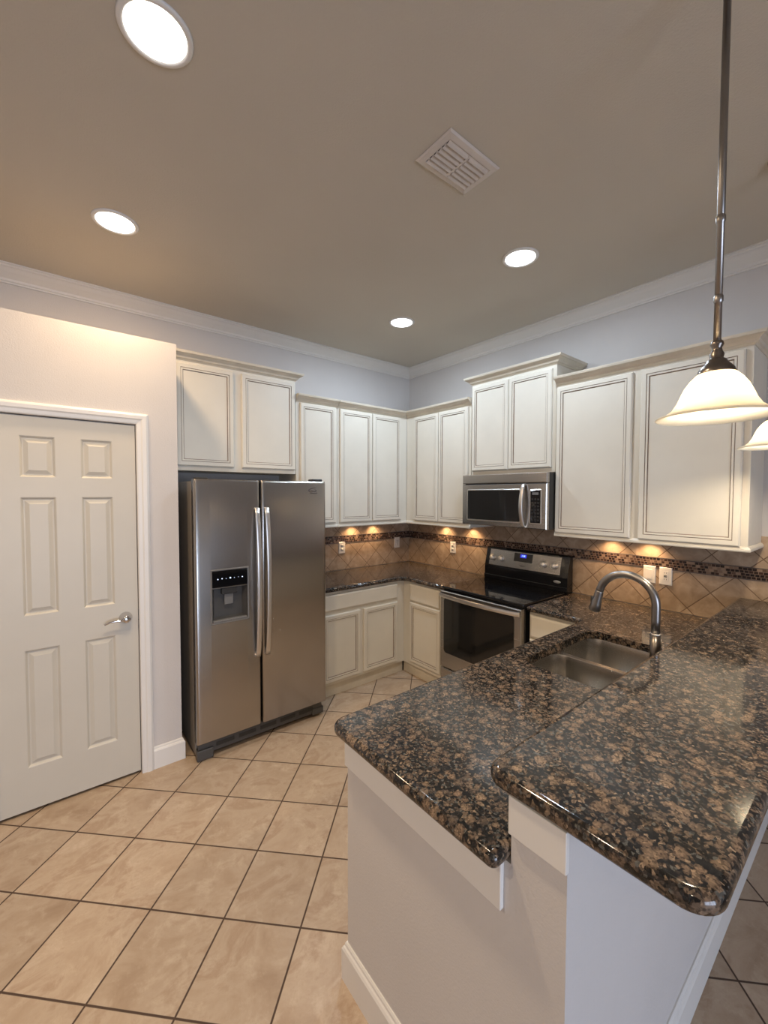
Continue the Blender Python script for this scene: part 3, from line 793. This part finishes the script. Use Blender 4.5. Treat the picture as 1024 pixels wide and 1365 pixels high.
# ------------------------------------------------------------------ microwave
def microwave():
    w = 0.764; z0, z1 = 1.424, 1.834
    t = thing('microwave', 'stainless over-the-range microwave hung under the short cabinet', 'microwave', (0, -1.188, z0), -PI/2)
    h = z1-z0
    obj('microwave_body', G().box(0.002, w+0.006, -0.425, -0.014, 0, h, 0.003), M_black, t)
    obj('vent_grille', G().rings(0, w+0.004, 0.335, h-0.001, [(0, -0.426, 0), (0, -0.452, 0), (0.004, -0.458, 0), (0.008, -0.459, 0)]), M_steelh, t)
    dg = G().rings(0, w+0.004, 0.002, 0.331, [(0, -0.426, 0), (0, -0.454, 0), (0.005, -0.460, 0), (0.012, -0.460, 0)])
    d = obj('door', dg, M_steelh, t)
    def inlay(a, b, c, e, y, r):
        P = fillet([(a, c), (b, c), (b, e), (a, e)], [r]*4, 4); n = len(P); q = inset_poly(P, 0.003)
        return G().add([(p.x, y, p.y) for p in P]+[(p.x, y-0.002, p.y) for p in q], [[i, (i+1) % n, n+(i+1) % n, n+i] for i in range(n)]+[[n+i for i in range(n)]])
    fr = inlay(0.052, 0.560, 0.036, 0.292, -0.4602, 0.014)
    obj('window_frame', fr, M_bright, d)
    obj('window', inlay(0.060, 0.556, 0.046, 0.284, -0.4616, 0.008), M_oven, d)
    obj('keypad_frame', inlay(0.636, 0.730, 0.038, 0.288, -0.4602, 0.008), M_bright, t)
    kp = obj('keypad', inlay(0.642, 0.724, 0.044, 0.281, -0.4616, 0.006), M_glass, t)
    obj('display', G().box(0.658, 0.708, -0.4645, -0.4634, 0.248, 0.266), M_grey, kp)
    g = G()
    for r in range(7):
        for c in range(3): g.box(0.652+c*0.023, 0.668+c*0.023, -0.4642, -0.4634, 0.060+r*0.025, 0.072+r*0.025)
    obj('keys', g, M_dark, kp)
    pts = [(0.592, -0.452, 0.322)]
    for i in range(21):
        u = i/20; pts.append((0.592, -0.472-0.036*math.sin(PI*u)**0.8, 0.322-0.312*u))
    pts.append((0.592, -0.452, 0.010))
    o = obj('handle', G().tube(pts, 0.01, n=14, flat=(0.014, 0.008)), M_bright, d); o['label'] = 'bowed bright steel microwave handle'
microwave()

# ------------------------------------------------------------------ sink and faucet
def sink():
    t = thing('sink', 'stainless undermount double-bowl sink in the peninsula counter', 'sink', (SX0, SY0, 0.70))
    off = (SX0, SY0, 0.70)
    xm = (SX0+SX1)/2-0.01
    bowls = [(SX0-0.008, xm-0.014, SY0-0.008, SY1+0.008, 0.875-0.19), (xm+0.014, SX1+0.008, SY0-0.008, SY1+0.008, 0.875-0.20)]
    rimz = 0.8750
    bm = bmesh.new(); es = []
    def loop(pts, z):
        vs = [bm.verts.new((p.x-off[0], p.y-off[1], z-off[2])) for p in pts]
        return [bm.edges.new((vs[i], vs[(i+1) % len(vs)])) for i in range(len(vs))]
    es += loop(fillet([(SX0-0.03, SY0-0.025), (SX1+0.03, SY0-0.025), (SX1+0.03, SY1+0.025), (SX0-0.03, SY1+0.025)], [0.08]*4), rimz)
    for a, b, c, d, zb in bowls:
        R = 0.075
        es += loop(fillet([(a, c), (b, c), (b, d), (a, d)], [R]*4), rimz)
    bmesh.ops.triangle_fill(bm, edges=es, use_beauty=True, normal=(0, 0, 1))
    objbm('rim', bm, M_sink, t)
    for a, b, c, d, zb in bowls:
        g = G(); R = 0.075; lv = [(0, rimz), (0.0015, rimz-0.004), (0.006, rimz-0.05), (0.010, zb+0.05), (0.016, zb+0.022), (0.034, zb+0.006), (0.06, zb)]
        vs = []
        for ins, z in lv:
            P = fillet([(a+ins, c+ins), (b-ins, c+ins), (b-ins, d-ins), (a+ins, d-ins)], [max(0.02, R-ins*0.4)]*4)
            n = len(P); vs += [(p.x, p.y, z) for p in P]
        for ins, z in lv[::-1]:
            P = fillet([(a+ins-0.0012, c+ins-0.0012), (b-ins+0.0012, c+ins-0.0012), (b-ins+0.0012, d-ins+0.0012), (a+ins-0.0012, d-ins+0.0012)], [max(0.02, R-ins*0.4)]*4)
            vs += [(p.x, p.y, z-(0.0012 if z < rimz else 0)) for p in P]
        L = len(lv)
        fs = []
        for k in list(range(L-1))+list(range(L, 2*L-1)):
            for i in range(n): fs.append([k*n+i, k*n+(i+1) % n, (k+1)*n+(i+1) % n, (k+1)*n+i])
        fs.append([(L-1)*n+i for i in range(n)]); fs.append([L*n+i for i in range(n)])
        g.add(vs, fs, 0, True)
        bo = obj('basin', g, M_sink, t, off)
        cx, cy = (a+b)/2, (c+d)/2-0.03
        obj('drain', G().lathe([(0.045, 0.0), (0.045, 0.003), (0.036, 0.003), (0.032, 0.001), (0.006, 0.001), (0.005, 0.006), (0, 0.006)], (cx, cy, zb+0.0002), n=28), M_nickel, bo, off)
sink()
def faucet():
    x, yb = -1.212, -2.885
    t = thing('faucet', 'brushed nickel gooseneck pull-down faucet standing behind the sink', 'faucet', (x, yb, 0.914), 0)
    obj('faucet_base', G().lathe([(0.030, 0.0), (0.030, 0.006), (0.024, 0.012), (0.021, 0.03), (0.0195, 0.10), (0.0195, 0.182)], n=28), M_bronze, t)
    obj('collar', G().lathe([(0.0195, 0.182), (0.0205, 0.183), (0.0205, 0.188), (0.019, 0.189)], n=28), M_bright, t)
    R = 0.115; zc = 0.300
    pts = [(0, 0, 0.186), (0, 0, 0.24), (0, 0, zc)]
    for i in range(1, 25):
        a = PI-(PI-0.18)*i/24
        pts.append((0, R+R*math.cos(a), zc+R*math.sin(a)))
    dirv = Vector(pts[-1])-Vector(pts[-2]); dirv.normalize()
    obj('neck', G().tube(pts, 0.0165, n=20), M_nickel, t)
    e = Vector(pts[-1]); hp = [e+dirv*s for s in (-0.004, 0.0, 0.004, 0.03, 0.06, 0.088, 0.094)]
    sh = obj('spray_head', G().tube(hp, [0.0165, 0.0175, 0.0175, 0.019, 0.022, 0.0245, 0.021], n=20), M_nickel, t)
    b = e+dirv*0.045
    obj('spray_button', G().box(-0.006, 0.006, b.y+0.016, b.y+0.027, b.z-0.012, b.z+0.014, 0.003), M_dark, sh)
    obj('side_lever', G().tube([(0.018, 0, 0.085), (0.040, 0, 0.088), (0.050, 0.0, 0.098), (0.062, 0.0, 0.150)], [0.009, 0.009, 0.007, 0.005], n=12), M_nickel, t)
faucet()

# ------------------------------------------------------------------ outlets and switches on the tile (local front -y, centre at root)
def plate(kind):
    t = thing('wall_outlet', '', 'outlet')
    g = G().rings(-0.037, 0.037, -0.058, 0.058, [(0, 0, 0), (0, -0.003, 0), (0.004, -0.006, 0), (0.006, -0.006, 0)])
    obj('cover_plate', g, M_white, t)
    if kind == 'duplex':
        for s in (-1, 1):
            rc = obj('receptacle', G().lathe([(0.0165, 0), (0.0165, 0.0015), (0, 0.0015)], (0, -0.006, s*0.0195), 'Y', n=20), M_white, t)
            obj('slots', G().box(-0.0075, -0.0055, -0.0080, -0.0072, s*0.0195-0.001, s*0.0195+0.008).box(0.0055, 0.0075, -0.0080, -0.0072, s*0.0195-0.001, s*0.0195+0.006)
                .lathe([(0.0024, 0), (0.0024, 0.0008)], (0, -0.0072, s*0.0195-0.009), 'Y', n=8), M_slot, rc)
        obj('screw', G().lathe([(0.003, 0), (0.003, 0.0008), (0, 0.001)], (0, -0.006, 0), 'Y', n=10), M_nickel, t)
    elif kind == 'rocker':
        obj('rocker', G().rings(-0.0165, 0.0165, -0.033, 0.033, [(0, -0.006, 0), (0.0006, -0.0085, 0), (0.002, -0.009, 0)]), M_white, t)
    else:
        obj('receptacle_face', G().rings(-0.0165, 0.0165, -0.033, 0.033, [(0, -0.006, 0), (0.0006, -0.008, 0), (0.002, -0.0082, 0)]), M_white, t)
        for s in (-1, 1):
            obj('slots', G().box(-0.0075, -0.0055, -0.0088, -0.0081, s*0.021-0.003, s*0.021+0.005).box(0.0055, 0.0075, -0.0088, -0.0081, s*0.021-0.003, s*0.021+0.005), M_slot, t)
        obj('test_buttons', G().box(-0.009, 0.009, -0.0098, -0.008, -0.006, -0.001, 0.0005).box(-0.009, 0.009, -0.0098, -0.008, 0.001, 0.006, 0.0005), M_mid, t)
    return t
G1 = 'outlets along the corner backsplash'
o1 = plate('duplex'); o1.location = (-0.912, -0.0105, 1.137); o1['label'] = 'white outlet on the tile nearest the refrigerator'
dup(o1, (-0.190, -0.0105, 1.137), 0, 'white outlet on the tile near the corner, on the refrigerator wall')
dup(o1, (-0.0105, -0.684, 1.137), -PI/2, 'white outlet on the tile between the corner and range')
o2 = plate('rocker'); o2.name = 'light_switch'; o2['category'] = 'switch'; o2['label'] = 'white rocker plate above the faucet, left of the pair'; o2.location = (-0.0105, -2.459, 1.138); o2.rotation_euler = (0, 0, -PI/2)
o3 = plate('gfci'); o3['label'] = 'white outlet with test buttons above the faucet, right of the pair'; o3.location = (-0.0105, -2.554, 1.138); o3.rotation_euler = (0, 0, -PI/2)

# ------------------------------------------------------------------ under-cabinet puck lights
def puck(loc, label):
    t = thing('puck_light', label, 'puck light', loc)
    obj('housing', G().lathe([(0.036, 0.0), (0.036, -0.010), (0.032, -0.014), (0.028, -0.014), (0.028, -0.011)], n=24), M_white, t)
    obj('lens', G().lathe([(0.028, -0.0125), (0.0, -0.0125)], n=24, caps=False), M_puck, t)
    add_light('puck_lamp', 'SPOT', (0, 0, -0.018), PUCK_W, (1.0, 0.66, 0.36), t, spot_size=2.5, spot_blend=0.8, shadow_soft_size=0.02)
    return t
for (x, y, s) in ((-0.80, -0.075, 'small lit puck light under the corner cabinet, nearer the refrigerator'), (-0.52, -0.075, 'small lit puck light under the corner cabinet, nearer the corner'),
                  (-0.075, -0.60, 'small lit puck light under the cabinet between corner and microwave, nearer the corner'), (-0.075, -0.95, 'small lit puck light under the cabinet beside the microwave'),
                  (-0.075, -2.22, 'small lit puck light under the large right cabinet, nearer the range'), (-0.075, -2.46, 'small lit puck light under the large right cabinet, above the rocker plate')):
    puck((x, y, LZ0-0.0005), s)

# ------------------------------------------------------------------ ceiling: recessed lights, vent
def downlight(loc, label, warm, power):
    t = thing('recessed_light', label, 'ceiling light', loc, 0, 'recessed ceiling lights')
    obj('trim_ring', G().lathe([(0.083, -0.002), (0.088, -0.008), (0.100, -0.006), (0.104, 0.0), (0.083, 0.0)], n=48, caps=False), M_trim, t)
    obj('lens', G().lathe([(0.084, -0.004), (0.05, -0.007), (0.0, -0.008)], n=48, caps=False), M_lens if warm else M_lensc, t)
    add_light('downlight_lamp', 'AREA', (0, 0, -0.014), LAMP_W[power], ((1.0, 0.71, 0.42) if power == 'pantry' else WARM) if warm else COOL, t, shape='DISK', size=0.15, spread=2.6 if power == 'near' else PI)
    return t
downlight((-2.868, -2.055, H), 'large bright recessed light at the top left, nearest the viewer', True, 'near')
downlight((-2.866, -0.945, H), 'recessed ceiling light above the pantry door', True, 'pantry')
downlight((-0.936, -0.946, H), 'small cool white recessed ceiling light nearest the room corner', False, 'corner')
downlight((-0.990, -2.072, H), 'cool white recessed ceiling light in front of the microwave', False, 'microwave')
downlight((-4.75, -2.30, H), 'unseen recessed ceiling light added as fill, left of the viewer', True, 'left')  # added lamp out of view, brightens the peninsula end wall
downlight((-4.30, -4.60, H), 'unseen recessed ceiling light added as fill, behind the viewer', True, 'behind')  # second added lamp out of view, for general fill

def vent():
    t = thing('ceiling_vent', 'rectangular beige air vent with louvres in the ceiling', 'air vent', (-1.792, -2.30, H))
    hx, hy = 0.152, 0.098
    g = G().sweep([(-hx, -hy), (hx, -hy), (hx, hy), (-hx, hy)], [(0, -0.001), (0.0, -0.004), (-0.006, -0.009), (-0.028, -0.011), (-0.032, -0.008), (-0.032, -0.001)], closed=True)
    obj('frame', g, M_vent, t)
    obj('duct_opening', G().box(-hx+0.03, hx-0.03, -hy+0.03, hy-0.03, -0.002, -0.0005), M_ventin, t)
    obj('centre_bar', G().box(-0.005, 0.005, -hy+0.031, hy-0.031, -0.012, -0.002), M_vent, t)
    for s in (-1, 1):
        for i in range(6):
            y = -hy+0.042+i*0.0228
            a = -math.radians(24)
            g = G(); x0, x1 = (-hx+0.032, -0.006) if s < 0 else (0.006, hx-0.032)
            dy, dz = 0.0105*math.cos(a), 0.0105*math.sin(a)
            zc = -0.010
            vs = []
            for x in (x0, x1):
                for k in (-1, 0, 1):
                    vs += [(x, y+k*dy, zc+k*dz*1.0-0.0015*(1-k*k)), (x, y+k*dy-0.0006, zc+k*dz-0.0012-0.0015*(1-k*k))]
            fs = [[0, 2, 8, 6], [2, 4, 10, 8], [1, 7, 9, 3], [3, 9, 11, 5], [0, 6, 7, 1], [4, 5, 11, 10], [0, 1, 3, 2], [2, 3, 5, 4], [6, 8, 9, 7], [8, 10, 11, 9]]
            g.add(vs, fs); obj('louvre', g, M_vent, t)
vent()

# ------------------------------------------------------------------ pendants over the bar
def pendant(loc, label):
    zr = 1.877
    t = thing('pendant_light', label, 'pendant light', loc, 0, 'bell pendants above the bar')
    # root at the ceiling; everything hangs down
    d = zr-H
    obj('canopy', G().lathe([(0.0, -0.030), (0.014, -0.030), (0.030, -0.024), (0.056, -0.012), (0.062, -0.004), (0.062, 0.0)], n=36), M_bronze, t)
    g = G().lathe([(0.0085, -0.028), (0.0085, d+0.190)], n=16)
    for z in (d+0.50, d+0.30): g.lathe([(0.0085, z-0.010), (0.0105, z-0.006), (0.0105, z+0.006), (0.0085, z+0.010)], n=16, caps=False)
    obj('rod', g, M_nickel, t)
    obj('socket_cap', G().lathe([(0.009, d+0.196), (0.013, d+0.192), (0.015, d+0.184), (0.010, d+0.176), (0.012, d+0.168), (0.016, d+0.160), (0.014, d+0.150), (0.020, d+0.146), (0.023, d+0.142), (0.024, d+0.138),
                                 (0.030, d+0.132), (0.038, d+0.122), (0.041, d+0.112), (0.040, d+0.106), (0.0, d+0.106)], n=32), M_bronze, t)
    out = [(0.036, 0.116), (0.044, 0.108), (0.056, 0.095), (0.067, 0.078), (0.075, 0.060), (0.083, 0.040), (0.094, 0.022), (0.110, 0.010), (0.126, 0.004), (0.131, 0.000)]
    inn = [(0.129, -0.002), (0.123, 0.000), (0.108, 0.006), (0.091, 0.019), (0.080, 0.038), (0.072, 0.058), (0.064, 0.076), (0.053, 0.092), (0.042, 0.104), (0.034, 0.110)]
    obj('glass_shade', G().lathe([(r, d+z) for r, z in out+inn], n=64, caps=False), M_shade, t)
    obj('bulb', G().lathe([(0.013, d+0.104), (0.016, d+0.085), (0.027, d+0.066), (0.030, d+0.052), (0.026, d+0.038), (0.014, d+0.028), (0.0, d+0.026)], n=24), M_bulb, t)
    return t
pendant((-1.80, -3.194, H), 'lit white bell pendant in front, hanging above the granite bar on a thin rod')
pendant((-0.78, -3.178, H), 'lit bell pendant farther back, cut by the right edge of the photo')
